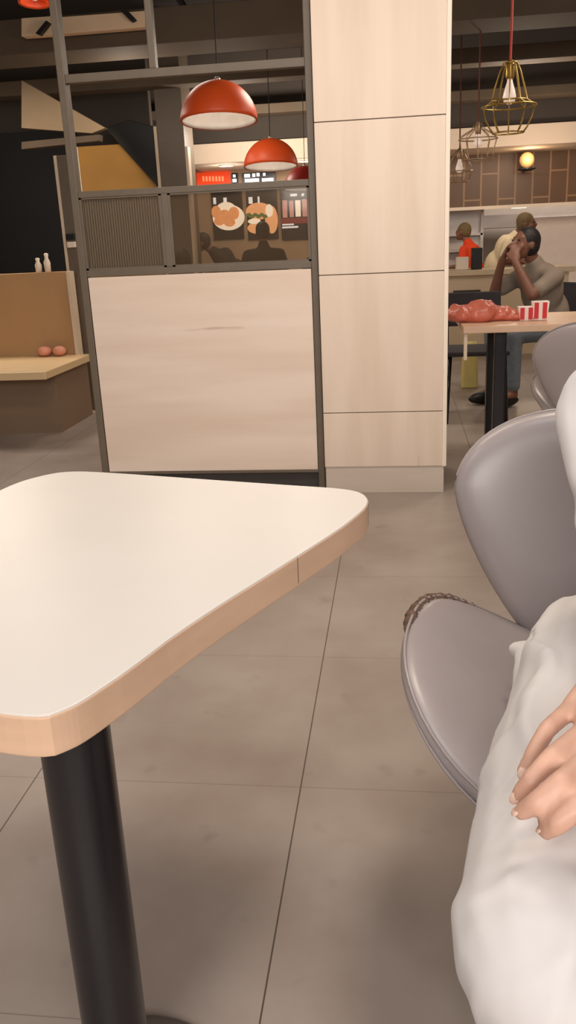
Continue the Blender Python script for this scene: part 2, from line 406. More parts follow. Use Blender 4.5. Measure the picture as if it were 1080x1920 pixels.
# ------------------------------------------------------------------ pillar
pl = thing('pillar', 'square pillar clad in pale oak laminate panels above a grey plinth', 'pillar', (-0.065, 4.2, 0))
PX0, PX1, PY = -0.352, 0.206, 4.0
zs = [0.131, 0.397, 1.029, 1.664, 2.30, CZ-0.002]
for a, b in zip(zs[:-1], zs[1:]):
    MB().box((PX0, PY, a+0.002), (PX1, PY+0.5, b-0.002)).build('cladding_panel', MT['woodv'], pl, bevel=0.002)
MB().box((PX1, PY-0.003, 0.131), (PX1+0.02, PY+0.5, CZ-0.002)).build('edge_trim', MT['trim'], pl, bevel=0.003)['label'] = 'cream strip along the right edge'
MB().box((PX0+0.004, PY+0.006, 0.0), (0.215, PY+0.49, 0.131)).build('plinth', MT['kick'], pl, bevel=0.002)
MB().box((PX0+0.01, PY+0.008, 0.12), (PX1-0.004, PY+0.48, CZ-0.01)).build('core', MT['frame'], pl)

# ------------------------------------------------------------------ divider with open frame, glass and wood panel
dv = thing('room_divider', 'taupe metal frame divider with wood panel below two glass panes', 'room divider', (-0.92, 4.1, 0))
DY = 4.066; DX0, DX1 = -1.497, -0.360; TOPZ = CZ
MB().box((DX0, DY, 0), (DX0+0.034, DY+0.06, TOPZ-0.002)).build('post', MT['frame'], dv, bevel=0.003)
MB().box((DX1-0.030, DY-0.004, 0), (DX1, DY+0.056, TOPZ-0.002)).build('post', MT['frame'], dv, bevel=0.003)
XI0, XI1 = DX0+0.034, DX1-0.030
for za, zb in ((1.896, 1.932), (1.415, 1.443), (1.061, 1.092), (0.088, 0.104), (2.55, 2.585)):
    MB().box((XI0, DY+0.004, za), (XI1, DY+0.05, zb)).build('rail', MT['frame'], dv, bevel=0.003)
MB().box((-1.075, DY+0.004, 1.932), (-1.045, DY+0.05, 2.55)).build('mullion', MT['frame'], dv, bevel=0.003)
MB().box((-1.072, DY+0.004, 1.092), (-1.042, DY+0.05, 1.415)).build('mullion', MT['frame'], dv, bevel=0.003)
MB().box((XI0+0.004, DY+0.002, 0.104), (XI1-0.003, DY+0.04, 1.058)).build('wood_panel', MT['woodh'], dv, bevel=0.002)
MB().box((XI0, DY+0.03, 0.0), (XI1, DY+0.05, 0.088)).build('kick_plate', MT['kickd'], dv)
def glazing(xa, xb, m):
    g = MB().box((xa, DY+0.022, 1.092), (xb, DY+0.028, 1.415)).build('glass_pane', MT[m], dv)
    w = 0.012
    MB().box((xa, DY+0.008, 1.092), (xa+w, DY+0.02, 1.415)).box((xb-w, DY+0.008, 1.092), (xb, DY+0.02, 1.415)) \
        .box((xa, DY+0.008, 1.092), (xb, DY+0.02, 1.092+w*0.7)).box((xa, DY+0.008, 1.415-w*0.6), (xb, DY+0.02, 1.415)).build('glazing_bead', MT['frame'], dv)
    return g
glazing(XI0, -1.072, 'ribglass')['label'] = 'ribbed glass pane'
glazing(-1.042, XI1, 'glass')['label'] = 'smoked clear glass pane'

# ------------------------------------------------------------------ foreground table
tb = thing('dining_table', 'cream topped table with plywood edge and black tube leg in the foreground', 'table', (-0.42, 1.0, 0))
ZT = 0.72
pts_px = [(690, 933), (691, 942), (684, 954), (665, 970), (640, 990), (549, 1048.6), (353, 1171), (240, 1257), (200, 1284), (165, 1308), (130, 1328), (70, 1350)]
far_px = [(125, 883), (180, 883.5), (400, 899), (560, 910), (610, 913), (640, 915.5), (665, 919), (682, 925)]
edge_pts = [atz(x, y, ZT) for x, y in pts_px]; far_pts = [atz(x, y, ZT) for x, y in far_px]
# the hidden left end closes the top as the mirror of the right end
far_l = atz(85, 889, ZT)
poly = [Vector((p.x, p.y)) for p in far_pts + edge_pts]
last = edge_pts[-1]
fd = (far_pts[2]-far_pts[4]).normalized()
poly += [Vector((last.x+fd.x*0.12, last.y+fd.y*0.10)), Vector((last.x+fd.x*0.26, last.y+fd.y*0.26)),
         Vector((last.x-0.41, last.y+0.17)), Vector((last.x-0.47, last.y+0.26)), Vector((last.x-0.47, last.y+0.40)),
         Vector((far_l.x-0.06, far_l.y-0.20)), Vector((far_l.x-0.045, far_l.y-0.07)), Vector((far_l.x, far_l.y))]
def chaikin(P, it=2):
    for _ in range(it):
        Q = []
        for i in range(len(P)):
            a = P[i]; b = P[(i+1) % len(P)]; Q += [a*0.75+b*0.25, a*0.25+b*0.75]
        P = Q
    return P
polys = chaikin(poly, 2)
cen = sum(polys, Vector((0, 0)))/len(polys)
inner = [cen+(p-cen)*0.995 for p in polys]
MB().prism([(p.x, p.y) for p in inner], ZT-0.03, ZT).build('tabletop', MT['top'], tb, bevel=0.0015)
eb = MB().prism([(p.x, p.y) for p in polys], ZT-0.051, ZT-0.0022).build('edge_band', MT['edge'], tb, bevel=0.002)
for sx, sy in ((545, 1052), (691, 942)):
    q = atz(sx, sy, ZT); k = min(range(len(polys)), key=lambda i: (polys[i]-Vector((q.x, q.y))).length)
    q = polys[k]; d = (polys[(k+1) % len(polys)]-polys[k-1]).normalized()
    n = Vector((d.y, -d.x)); n = n if n.dot(q-cen) > 0 else -n
    MB().prism([tuple(q+d*0.0008+n*0.0004), tuple(q-d*0.0008+n*0.0004), tuple(q-d*0.0008-n*0.004), tuple(q+d*0.0008-n*0.004)], ZT-0.046, ZT-0.003).build('edge_seam', MT['frame'], eb)
LX, LY = -0.392, 0.868
MB().lathe([(0.043, 0.012), (0.043, ZT-0.055)], (LX, LY, 0), 48).build('leg', MT['blackmetal'], tb, smooth=True, autos=True)
MB().lathe([(0.165, 0.0), (0.168, 0.006), (0.160, 0.013), (0.12, 0.020), (0.07, 0.026), (0.048, 0.034)], (LX-0.005, LY, 0), 56).build('foot_disc', MT['blackmetal'], tb, smooth=True)
MB().lathe([(0.10, ZT-0.058), (0.10, ZT-0.0512)], (LX-0.05, LY+0.08, 0), 40).build('mounting_plate', MT['blackmetal'], tb, smooth=True, autos=True)

# ------------------------------------------------------------------ chairs
def pad(mid, h0, p=5.0, nr=12, na=72):
    # cushion: mid(r, a) -> point of its middle surface, thickness rounds off at the rim
    mb = MB(); vs = []; nrm = {}
    def nv(r, a):
        e = 1e-3; r_ = min(max(r, 0.02), 0.98)
        du = mid(r_+e, a)-mid(r_-e, a); dv_ = mid(r_, a+e)-mid(r_, a-e)
        return du.cross(dv_).normalized()
    rs = [0.0]+[math.sin(PI/2*(i/nr)) for i in range(1, nr+1)]
    c = mid(0.0, 0); n0 = sum((nv(0.05, 2*PI*k/8) for k in range(8)), Vector()).normalized()
    top = [c+n0*h0]; bot = [c-n0*h0]
    vs = [c+n0*h0, c-n0*h0]; ring = {}
    for i in range(1, nr+1):
        for k in range(na):
            a = 2*PI*k/na; r = rs[i]; h = h0*max(0.0, 1-r**p)**0.5; n = nv(r, a); m = mid(r, a)
            if i == nr: ring[(i, k, 0)] = ring[(i, k, 1)] = len(vs); vs.append(m)
            else:
                ring[(i, k, 0)] = len(vs); vs.append(m+n*h); ring[(i, k, 1)] = len(vs); vs.append(m-n*h)
    fs = []
    for k in range(na):
        k2 = (k+1) % na
        fs += [(0, ring[(1, k, 0)], ring[(1, k2, 0)]), (1, ring[(1, k2, 1)], ring[(1, k, 1)])]
        for i in range(1, nr):
            fs += [(ring[(i, k, 0)], ring[(i+1, k, 0)], ring[(i+1, k2, 0)], ring[(i, k2, 0)]),
                   (ring[(i, k2, 1)], ring[(i+1, k2, 1)], ring[(i+1, k, 1)], ring[(i, k, 1)])]
    return mb.add(vs, fs)
def seat_mid(r, a):
    c, s = math.cos(a), math.sin(a)
    n = 2.5
    k = (abs(c)**n+abs(s)**n)**(-1/n)
    x = 0.325*k*c*r; y = 0.355*k*s*r
    z = 0.345+1.55*x*x - 0.10*max(0, y)*max(0.0, 1-abs(x)/0.3)
    return Vector((x, y, z))
def back_mid(r, a):
    c, s = math.cos(a), math.sin(a)
    # tulip outline, widest high up and narrow at the foot
    zc, hz_u, hz_d = 0.66, 0.165, 0.38
    z = zc+(hz_u if s > 0 else hz_d)*s*r
    w = 0.285*abs(c)**0.80*(1.0 if s > 0 else (1-0.42*(-s*r)**1.2))
    x = math.copysign(w, c)*r
    y = 0.36+0.26*(z-0.42)-0.55*x*x
    return Vector((x, y, z))
def make_chair(label, torn=False, group=None):
    t = thing('lounge_chair', label, 'chair', (0, 0, 0), group)
    sp_ = pad(seat_mid, 0.036, 6).build('seat', MT['leather'], t, smooth=True)
    for rr, off in ((0.988, 0.012), (1.0, -0.012)):
        MB().tube([seat_mid(rr, 2*PI*k/72)+Vector((0, 0, off)) for k in range(72)], 0.0028, 8, True).build('piping', MT['leather'], sp_, smooth=True)
    bk = pad(back_mid, 0.034, 6).build('backrest', MT['leather'], t, smooth=True)
    MB().tube([back_mid(1.0, 2*PI*k/72)+Vector((0, 0.008, 0)) for k in range(72)], 0.0028, 8, True).build('piping', MT['leather'], bk, smooth=True)
    MB().tube([(0, 0.16, 0.34), (0, 0.30, 0.335), (0, 0.40, 0.36), (0, 0.43, 0.44), (0, 0.46, 0.55)], [0.02, 0.022, 0.022, 0.02, 0.016], 12).build('back_bracket', MT['blackmetal'], t, smooth=True)
    MB().lathe([(0.034, 0.02), (0.034, 0.30), (0.07, 0.335), (0.10, 0.349)], (0, 0, 0), 32).build('pedestal', MT['blackmetal'], t, smooth=True)
    MB().lathe([(0.185, 0.0), (0.188, 0.008), (0.17, 0.018), (0.10, 0.026), (0.045, 0.04)], (0, 0, 0), 48).build('base', MT['blackmetal'], t, smooth=True)
    if torn:
        rnd = random.Random(3); P = []; R = []
        for k in range(110):
            a = math.radians(126+60*k/109); m_ = seat_mid(1.0, a); u_ = k*0.33
            P.append(m_+Vector((0.0025*noise.noise((u_, 1, 0)), 0.0025*noise.noise((u_, 5, 0)), 0.006*noise.noise((u_*.8, 9, 0)))))
            R.append((0.0095+0.007*noise.noise((u_*.9, 3, 2))+0.003*noise.noise((u_*3, 3, 7)))*min(1, k/12, (109-k)/12)+0.001)
        tr = MB().tube(P, R, 9).build('torn_patch', MT['foam'], sp_)
        tr['label'] = 'torn brown edge of the seat'
        for k in range(12):
            a = math.radians(124+60*k/12); p = seat_mid(1.0, a)
            q = p+Vector((rnd.uniform(-.014, .004), rnd.uniform(-.004, .014), rnd.uniform(-.012, .018)))
            MB().tube([p, (p+q)/2+Vector((rnd.uniform(-.003, .003), 0, .002)), q], [0.0022, 0.0016, 0.0008], 5).build('loose_thread', MT['foam2'], sp_)
    return t
ch = make_chair('grey leather lounge chair with torn seat edge under the person in white', True)
ch.location = (0.337, 1.402, 0); ch.rotation_euler = (0, 0, math.radians(-10))

# ------------------------------------------------------------------ people
def head_mb(mb, c, yaw=0.0, pitch=0.0, s=1.0, neck_to=None):
    R = Matrix.Rotation(yaw, 3, 'Z') @ Matrix.Rotation(pitch, 3, 'X'); c = Vector(c)
    T = lambda p: c+R @ (Vector(p)*s)
    mb.ell(T((0, 0.012, 0.025)), (0.074*s, 0.094*s, 0.092*s), R)
    mb.ell(T((0, -0.022, -0.045)), (0.058*s, 0.068*s, 0.072*s), R)
    mb.cap(T((0, -0.084, 0.012)), 0.010*s, T((0, -0.104, -0.026)), 0.015*s)
    mb.ell(T((0, -0.080, -0.056)), (0.026*s, 0.016*s, 0.009*s), R); mb.ell(T((0, -0.077, -0.070)), (0.023*s, 0.015*s, 0.008*s), R)
    mb.ell(T((0, -0.070, -0.100)), (0.026*s, 0.022*s, 0.018*s), R)
    for q in (-1, 1):
        mb.ell(T((q*0.034, -0.072, 0.026)), (0.024*s, 0.014*s, 0.010*s), R)
        mb.ell(T((q*0.034, -0.066, 0.004)), (0.018*s, 0.015*s, 0.012*s), R)
        mb.ell(T((q*0.077, 0.012, -0.012)), (0.010*s, 0.020*s, 0.032*s), R)
        mb.ell(T((q*0.046, -0.055, -0.035)), (0.020*s, 0.022*s, 0.022*s), R)
    return T, R
def hair_mesh(T, R, s, long=False, voxel=0.012):
    h = MB().ell(T((0, 0.022, 0.036)), (0.083*s, 0.098*s, 0.092*s), R).ell(T((0, 0.05, 0.0)), (0.080*s, 0.07*s, 0.085*s), R)
    return h
def hand_mb(mb, wrist, tip, upv, s=1.0, curl=0.25):
    # a palm, four fingers of different lengths and a thumb from the side of the palm
    w = Vector(wrist); d = (Vector(tip)-w).normalized(); u = Vector(upv); u = (u-d*u.dot(d)).normalized(); e = d.cross(u)
    T = lambda a, b, c: w+d*a*s+e*b*s+u*c*s
    mb.ell(T(0.045, 0, 0), (0.05*s, 0.040*s, 0.016*s), Matrix((d, e, u)).transposed())
    for b, L in ((-0.030, 0.068), (-0.010, 0.078), (0.010, 0.072), (0.029, 0.056)):
        p0 = T(0.055, b*0.8, 0); p1 = T(0.088, b, 0); p2 = T(0.088+L*0.5, b*1.12, -L*curl*0.5); p3 = T(0.088+L*0.85, b*1.15, -L*curl*1.4)
        mb.chain([p0, p1, p2, p3], [0.010*s, 0.0095*s, 0.0085*s, 0.0072*s])
    mb.chain([T(0.025, -0.028, 0), T(0.055, -0.052, -0.008), T(0.085, -0.058, -0.016)], [0.013*s, 0.0105*s, 0.0085*s])
def sitter(label, loc, heading, shirt, hair, skin='skin', pants='darkpants', seat=0.45, lean=0.12, s=1.0, arms='lap', head_yaw=0.0, head_pitch=0.1, cap=None, voxel=0.014, group=None, arm_pts=None):
    # a seated figure built facing -Y at the origin, then turned and moved
    t = thing('person', label, 'person', (0, 0, 0), group)
    hp = Vector((0, 0, seat+0.09))
    tor = lambda h, x=0, y=0: Vector((x*s, (-math.sin(lean)*h+y)*s, hp.z+math.cos(lean)*h*s))
    sh = 0.46
    body = MB(); shirt_mb = MB(); pant = MB()
    body.chain([hp, tor(0.18), tor(0.36), tor(sh)], [0.11*s, 0.10*s, 0.10*s, 0.06*s])
    body.chain([tor(sh), tor(sh+0.11, 0, -0.02)], [0.055*s, 0.05*s])
    hc = tor(sh+0.20, 0, -0.045)
    T, R = head_mb(body, hc, head_yaw, -head_pitch, s)
    shirt_mb.ell(tor(0.10), (0.175*s, 0.135*s, 0.20*s)).ell(tor(0.30), (0.19*s, 0.125*s, 0.20*s))
    shirt_mb.cap(tor(sh-0.04, -0.15), 0.062*s, tor(sh-0.04, 0.15), 0.062*s).cap(tor(sh-0.03), 0.10*s, tor(sh+0.05, 0, -0.005), 0.068*s)
    body.cap(tor(sh-0.04, -0.15), 0.05*s, tor(sh-0.04, 0.15), 0.05*s)
    for q in (-1, 1):
        shd = tor(sh-0.05, q*0.185)
        if arm_pts: el, wr, tip = [Vector(p) for p in arm_pts[0 if q < 0 else 1]]
        else:
            el = tor(0.20, q*0.25, -0.06); wr = Vector((q*0.12*s, -0.36*s, hp.z+0.13)); tip = wr+Vector((-q*0.06, -0.12, -0.02))
        body.chain([shd, el], [0.05*s, 0.042*s]); body.chain([el, wr], [0.042*s, 0.028*s])
        hand_mb(body, wr, tip, (0, 0, 1), s)
        mid_ = shd.lerp(el, 0.72); shirt_mb.chain([shd, mid_], [0.066*s, 0.06*s])
        hx = q*0.09*s
        kn = Vector((hx*1.25, -0.46*s, seat+0.08)); an = Vector((hx*1.2, -0.44*s, 0.085)); toe = Vector((hx*1.3, -0.60*s, 0.04))
        body.chain([hp+Vector((hx, 0, 0)), kn, an], [0.085*s, 0.058*s, 0.038*s]); body.chain([an, toe], [0.04, 0.035])
        pant.chain([hp+Vector((hx, 0.02, 0.0)), kn, an+Vector((0, 0, 0.06))], [0.098*s, 0.072*s, 0.055*s])
    link('body', remesh(body, 'body', voxel*0.75, 5), MT[skin], t, smooth=True)
    link('shirt', remesh(shirt_mb, 'shirt', voxel, 5), MT[shirt], t, smooth=True)
    link('trousers', remesh(pant, 'trousers', voxel, 4), MT[pants], t, smooth=True)
    for q in (-1, 1):
        MB().ell((q*0.11*s, -0.53*s, 0.045), (0.048, 0.135, 0.044)).build('shoe', MT['black'], t, smooth=True)
    link('hair', remesh(hair_mesh(T, R, s), 'hair', voxel*0.7, 4), MT[hair], t, smooth=True)
    for q in (-1, 1): MB().ell(T((q*0.033, -0.0865, 0.004)), (0.012*s, 0.006*s, 0.006*s), R, 10, 8).build('eye', MT['black'], t, smooth=True)
    if cap:
        MB().ell(T((0, 0.014, 0.062)), (0.088*s, 0.104*s, 0.070*s), R).ell(T((0, -0.10, 0.05)), (0.06*s, 0.07*s, 0.008*s), R).build('cap', MT[cap], t, smooth=True)
    t.location = loc; t.rotation_euler = (0, 0, heading)
    return t

# the person in white beside the camera
def white_person():
    t = thing('person', 'person in white tunic seated on grey chair, hand resting on knee', 'person', (0.42, 1.2, 0))
    body = MB(); tun = MB(); leg = MB()
    e = Vector((0.975, -0.22, 0)); f = Vector((-0.22, -0.975, 0)); Z = Vector((0, 0, 1))
    hip = Vector((0.475, 1.28, 0.52))
    rk = Vector((0.134, 0.662, 0.542)); lk = rk+e*0.25+f*0.0
    ra = Vector((0.165, 0.585, 0.09)); la = ra+e*0.24
    tor = lambda h, x=0, y=0: hip+Z*h+e*x+f*(y-0.12*h)
    body.chain([hip, tor(0.2), tor(0.36), tor(0.45)], [0.11, 0.10, 0.09, 0.06]); body.chain([tor(0.45), tor(0.56)], [0.052, 0.050])
    T, R = head_mb(body, tor(0.645, 0, 0.03), math.atan2(-0.22, 0.975)*-1+math.radians(-26), -0.15)
    body.cap(tor(0.40, -0.14), 0.045, tor(0.40, 0.14), 0.045)
    rs, ls = tor(0.41, -0.18), tor(0.41, 0.18)
    re, rw = Vector((0.310, 1.130, 0.735)), Vector((0.250, 0.950, 0.695))
    body.chain([rs, re, rw], [0.05, 0.042, 0.029])
    # right hand, laid along the thigh: the fingertips seen in the photograph, then knuckles, palm and thumb
    def P(px, py, z): return atz(px, py, z+0.006)
    fingers = [  # knuckle, middle joint, end joint, tip
        (P(1068, 1330, .680), P(1026, 1368, .690), P(1000, 1412, .678), P(982, 1448, .662)),
        (P(1092, 1375, .690), P(1036, 1420, .700), P(996, 1463, .686), P(972, 1494, .668)),
        (P(1110, 1422, .693), P(1050, 1468, .704), P(1005, 1505, .688), P(978, 1523, .672)),
        (P(1128, 1470, .688), P(1080, 1515, .696), P(1046, 1545, .682), P(1024, 1558, .668)),
    ]
    for k, fp in enumerate(fingers):
        rr = [0.0118, 0.0112, 0.0104, 0.0088] if k else [0.0108, 0.0100, 0.0092, 0.0080]
        body.chain([rw.lerp(fp[0], 0.55)]+list(fp), [0.013]+rr)
    pc = (fingers[0][0]+fingers[3][0])/2
    for fp in fingers: body.chain([rw, rw.lerp(fp[0], 0.5), fp[0]], [0.024, 0.017, 0.0115])
    th0 = rw.lerp(fingers[3][0], 0.25)
    body.chain([th0, P(1170, 1480, .672), P(1150, 1550, .668), P(1128, 1590, .664)], [0.015, 0.0125, 0.0105, 0.0085])
    le, lw = Vector((0.66, 1.08, 0.73)), Vector((0.50, 0.86, 0.70))
    body.chain([ls, le, lw], [0.05, 0.042, 0.029]); hand_mb(body, lw, lw+Vector((-0.06, -0.14, -0.01)), Z)
    for k_, a_ in ((rk, ra), (lk, la)):
        h_ = hip+e*(-0.09 if k_ is rk else 0.09)
        body.chain([h_, k_, a_], [0.085, 0.058, 0.04]); body.chain([a_, a_+f*0.15+Vector((0, 0, -0.045))], [0.04, 0.035])
        leg.chain([h_, k_-Z*0.008, a_+Z*0.04], [0.088, 0.066, 0.06])
    bme = remesh(body, 'body', 0.0046, 4)
    bmh = bmesh.new(); bmh.from_mesh(bme)
    hv = [v for v in bmh.verts if v.co.z > tor(0.5).z]
    for _ in range(7): bmesh.ops.smooth_vert(bmh, verts=hv, factor=0.5, use_axis_x=True, use_axis_y=True, use_axis_z=True)
    bmh.to_mesh(bme); bmh.free()
    link('body', bme, MT['skinl'], t, smooth=True)
    for k, fp in enumerate(fingers):
        d = (fp[3]-fp[2]).normalized(); n = Vector((0.1, -0.35, 1)); n = (n-d*n.dot(d)).normalized()
        MB().ell(fp[3]+n*0.0052+d*0.001, (0.0075, 0.0052, 0.0022), Matrix((d, n.cross(d), n)).transposed()).build('fingernail', MT['nail'], t, smooth=True)
    link('trousers', remesh(leg, 'trousers', 0.008, 4), MT['jeans'], t, smooth=True)
    for a_ in (ra, la):
        MB().chain([a_+Vector((0, 0.03, -0.04)), a_+f*0.18+Vector((0, 0, -0.047))], [0.045, 0.042]).build('shoe', MT['black'], t, smooth=True)
    # tunic: torso, sleeves and the wide skirt lying over both thighs
    tun.ell(tor(0.12), (0.185, 0.15, 0.22)).ell(tor(0.30), (0.19, 0.125, 0.20))
    tun.cap(tor(0.40, -0.15), 0.065, tor(0.40, 0.15), 0.065).cap(tor(0.40), 0.105, tor(0.48), 0.068)
    tun.chain([rs, re, re.lerp(rw, 0.55)], [0.068, 0.056, 0.050]); tun.chain([ls, le, le.lerp(lw, 0.55)], [0.068, 0.056, 0.050])
    rh = hip+e*-0.09; lh = hip+e*0.09
    tun.chain([rh-e*0.06, (rh-e*0.064).lerp(rk-e*0.024, 0.62), rk], [0.115, 0.103, 0.091]); tun.chain([lh, lh.lerp(lk, 0.5), lk], [0.125, 0.11, 0.088])
    for q in range(1, 4): tun.chain([rh.lerp(lh, q/4)-Z*0.01, rk.lerp(lk, q/4)-Z*0.03], [0.11, 0.078])
    # front of the skirt falling from the knees
    for q in range(0, 7):
        k0 = rk.lerp(lk, q/6.0); tun.chain([k0+f*0.03-Z*0.01, k0+f*(0.062 if q else 0.05)-Z*(0.20 if q == 0 else 0.10)+e*(-0.012 if q == 0 else 0.01)], [0.070, 0.034])
    # loose side of the skirt lying on the seat beside the hip
    tun.chain([Vector((0.215, 1.375, 0.50)), Vector((0.215, 1.22, 0.505)), Vector((0.175, 0.98, 0.505))], [0.022, 0.045, 0.06])
    tun.chain([Vector((0.202, 1.385, 0.497)), Vector((0.34, 1.40, 0.50))], [0.018, 0.03])
    me = remesh(tun, 'tunic', 0.007, 8)
    ax = (rk-rh).normalized()
    for v in me.vertices:
        p = v.co; a = (p-rh).dot(ax); s_ = (p-rh).dot(e)
        wob = noise.noise(p*5)
        if p.z < 0.72:
            # long folds running down the thigh, crossed by a few creases over the knee
            q = s_*48+math.sin(a*7)*1.6+wob*2.6
            w = max(0.0, min(1.0, (a+0.15)*4))*max(0, min(1, (0.70-p.z)*12))
            fold = 1-abs(math.sin(q*0.5))
            cr = 1-abs(math.sin((a*20+s_*16+wob*3)))
            kn = max(0.0, min(1.0, (a-0.33)*6))
            amp = 0.022*(fold**3)*(1-0.6*kn)-0.005+0.006*noise.noise(p*12)+0.0012*noise.noise(p*30)+kn*(0.005*cr**3-0.002)
            v.co = p+v.normal*amp*w
        else:
            v.co = p+v.normal*(0.008*noise.noise(p*9)+0.004*math.sin(p.z*60+noise.noise(p*7)*4))
    bmt = bmesh.new(); bmt.from_mesh(me)
    for _ in range(2): bmesh.ops.smooth_vert(bmt, verts=bmt.verts, factor=0.5, use_axis_x=True, use_axis_y=True, use_axis_z=True)
    bmt.to_mesh(me); bmt.free()
    link('tunic', me, MT['tunic'], t, smooth=True)
    link('hair', remesh(hair_mesh(T, R, 1.0), 'hair', 0.008, 4), MT['hair'], t, smooth=True)
    MB().ell(T((0, -0.083, -0.056)), (0.022, 0.010, 0.0055), R).ell(T((0, -0.081, -0.065)), (0.019, 0.010, 0.0055), R).build('lips', MT['lips'], t, smooth=True)
    for q in (-1, 1): MB().ell(T((q*0.033, -0.0800, 0.005)), (0.011, 0.006, 0.0045), R, 10, 8).build('eye', MT['black'], t, smooth=True)
white_person()

# ------------------------------------------------------------------ pendant lamps
def dome_lamp(label, px, py_rim, Y, dia, red, cord, group=None, lining='lampin'):
    c = at(px, py_rim, Y); R = dia/2
    t = thing('pendant_lamp', label, 'lamp', c, group)
    out = [(R*math.sin(PI/2*(1-k/16)) if k < 16 else 0.012, R*0.98*math.sin(PI/2*k/16)) for k in range(17)]
    inn = [(max(0.008, (R-0.006)*math.cos(PI/2*k/16)), (R*0.98-0.006)*math.sin(PI/2*k/16)) for k in range(17)]
    MB().lathe(out+inn[::-1], c, 48, closed=True).build('shade', MT[red], t, smooth=True)
    inn2 = [(max(0.006, (R-0.009)*math.cos(PI/2*k/16)), (R*0.98-0.010)*math.sin(PI/2*k/16)+0.002) for k in range(17)]
    inn3 = [(r-0.002 if r > 0.01 else 0.004, z-0.001) for r, z in inn2]
    MB().lathe(inn2+inn3[::-1], c, 48, closed=True).build('shade_lining', MT[lining], t, smooth=True)
    MB().lathe([(0.018, R*0.96), (0.018, R*1.03), (0.008, R*1.08)], c, 20).build('cap', MT['steel'], t, smooth=True)
    MB().tube([c+Vector((0, 0, R*1.05)), (c.x, c.y, CZ-0.012)], 0.0035, 8).build('cord', MT[cord], t)
    MB().ell(c+Vector((0, 0, R*0.55)), (0.03, 0.03, 0.042)).build('bulb', MT['bulb'], t, smooth=True)
    point('pendant_light', c+Vector((0, 0, R*0.42)), 2.2, NEUT, 0.03)
    t.rotation_euler = (-0.10, 0, 0)
    return t
dome_lamp('large orange red dome pendant lamp hanging nearest above the divider', 411, 228, 5.3, 0.445, 'red', 'cordk')
dome_lamp('orange red dome pendant lamp hanging in front of the white soffit', 508, 313, 7.5, 0.445, 'red', 'cordk')
dome_lamp('dark red dome pendant lamp partly behind the divider post near menu screens', 572, 354, 9.4, 0.45, 'dkred', 'cordk')
dome_lamp('red pendant lamp cut by the top left corner', 66, 6, 5.6, 0.20, 'red', 'cordk', lining='red')

def cage_lamp(label, px, py_top, Y, prof, wire, cord, nw, group, bulb_len, cross=()):
    c = at(px, py_top, Y)
    t = thing('cage_lamp', label, 'lamp', c, group)
    w = MB()
    for k in range(nw):
        a = 2*PI*k/nw+0.2
        w.tube([c+Vector((r*math.cos(a), r*math.sin(a), -z)) for r, z in prof], 0.0035, 7)
    for r, z in cross:
        w.tube([c+Vector((r*math.cos(2*PI*k/32), r*math.sin(2*PI*k/32), -z)) for k in range(32)], 0.0045, 7, True)
    w.build('wire_cage', MT[wire], t, smooth=True)
    MB().lathe([(0.012, 0.02), (0.024, 0.0), (0.024, -0.06), (0.02, -0.075)], c, 20).build('socket', MT[wire], t, smooth=True)
    MB().lathe([(0.012, -0.065), (0.016, -0.09), (0.030, -0.09-bulb_len*0.4), (0.036, -0.09-bulb_len*0.65), (0.030, -0.09-bulb_len*0.88), (0.012, -0.09-bulb_len)], c, 24).build('bulb', MT['bulb'], t, smooth=True)
    MB().tube([c+Vector((0, 0, 0.015)), (c.x, c.y, CZ-0.002)], 0.0065, 8).build('cord', MT[cord], t)
    return t
cage_lamp('brass wire cage pendant lamp on bright red cord with white bulb', 957, 120, 5.3,
          [(0.035, -0.005), (0.055, 0.03), (0.085, 0.12), (0.10, 0.185), (0.145, 0.21), (0.132, 0.27), (0.105, 0.32), (0.085, 0.345)],
          'brass', 'cordr', 10, 'wire cage pendant lamps', 0.11, ((0.036, -0.005), (0.147, 0.21), (0.085, 0.345), (0.10, 0.185)))
cage_lamp('pale flat shouldered wire cage lamp hanging before the white soffit', 897, 232, 7.4,
          [(0.03, 0.0), (0.05, 0.04), (0.13, 0.085), (0.15, 0.11), (0.135, 0.17), (0.125, 0.22), (0.12, 0.26)],
          'copper', 'cordb', 10, 'wire cage pendant lamps', 0.08, ((0.15, 0.11), (0.12, 0.26)))
cage_lamp('small blurred wire cage lamp beside the right edge of the pillar', 862, 282, 8.6,
          [(0.03, 0.0), (0.06, 0.05), (0.11, 0.13), (0.12, 0.18), (0.09, 0.27)],
          'copper', 'cordb', 8, 'wire cage pendant lamps', 0.1, ((0.12, 0.18), (0.09, 0.27)))
# round lit lamp against the tiled wall
c = at(988, 300, 11.6)
t = thing('wall_lamp', 'glowing round lamp on the brown tiled wall at far right', 'lamp', c)
MB().ell(c, (0.09, 0.09, 0.09)).build('globe', MT['glow'], t, smooth=True)
MB().lathe([(0.05, -0.13), (0.12, -0.10), (0.03, -0.085)], c, 24).build('holder', MT['blackmetal'], t, smooth=True)
MB().tube([c+Vector((0, 0, -0.11)), c+Vector((0, 0.2, -0.12)), (c.x, 11.998, c.z-0.12)], 0.012, 8).build('arm', MT['blackmetal'], t)
point('wall_lamp_light', c+Vector((0, -0.2, 0)), 4, (1, .72, .42), 0.08)

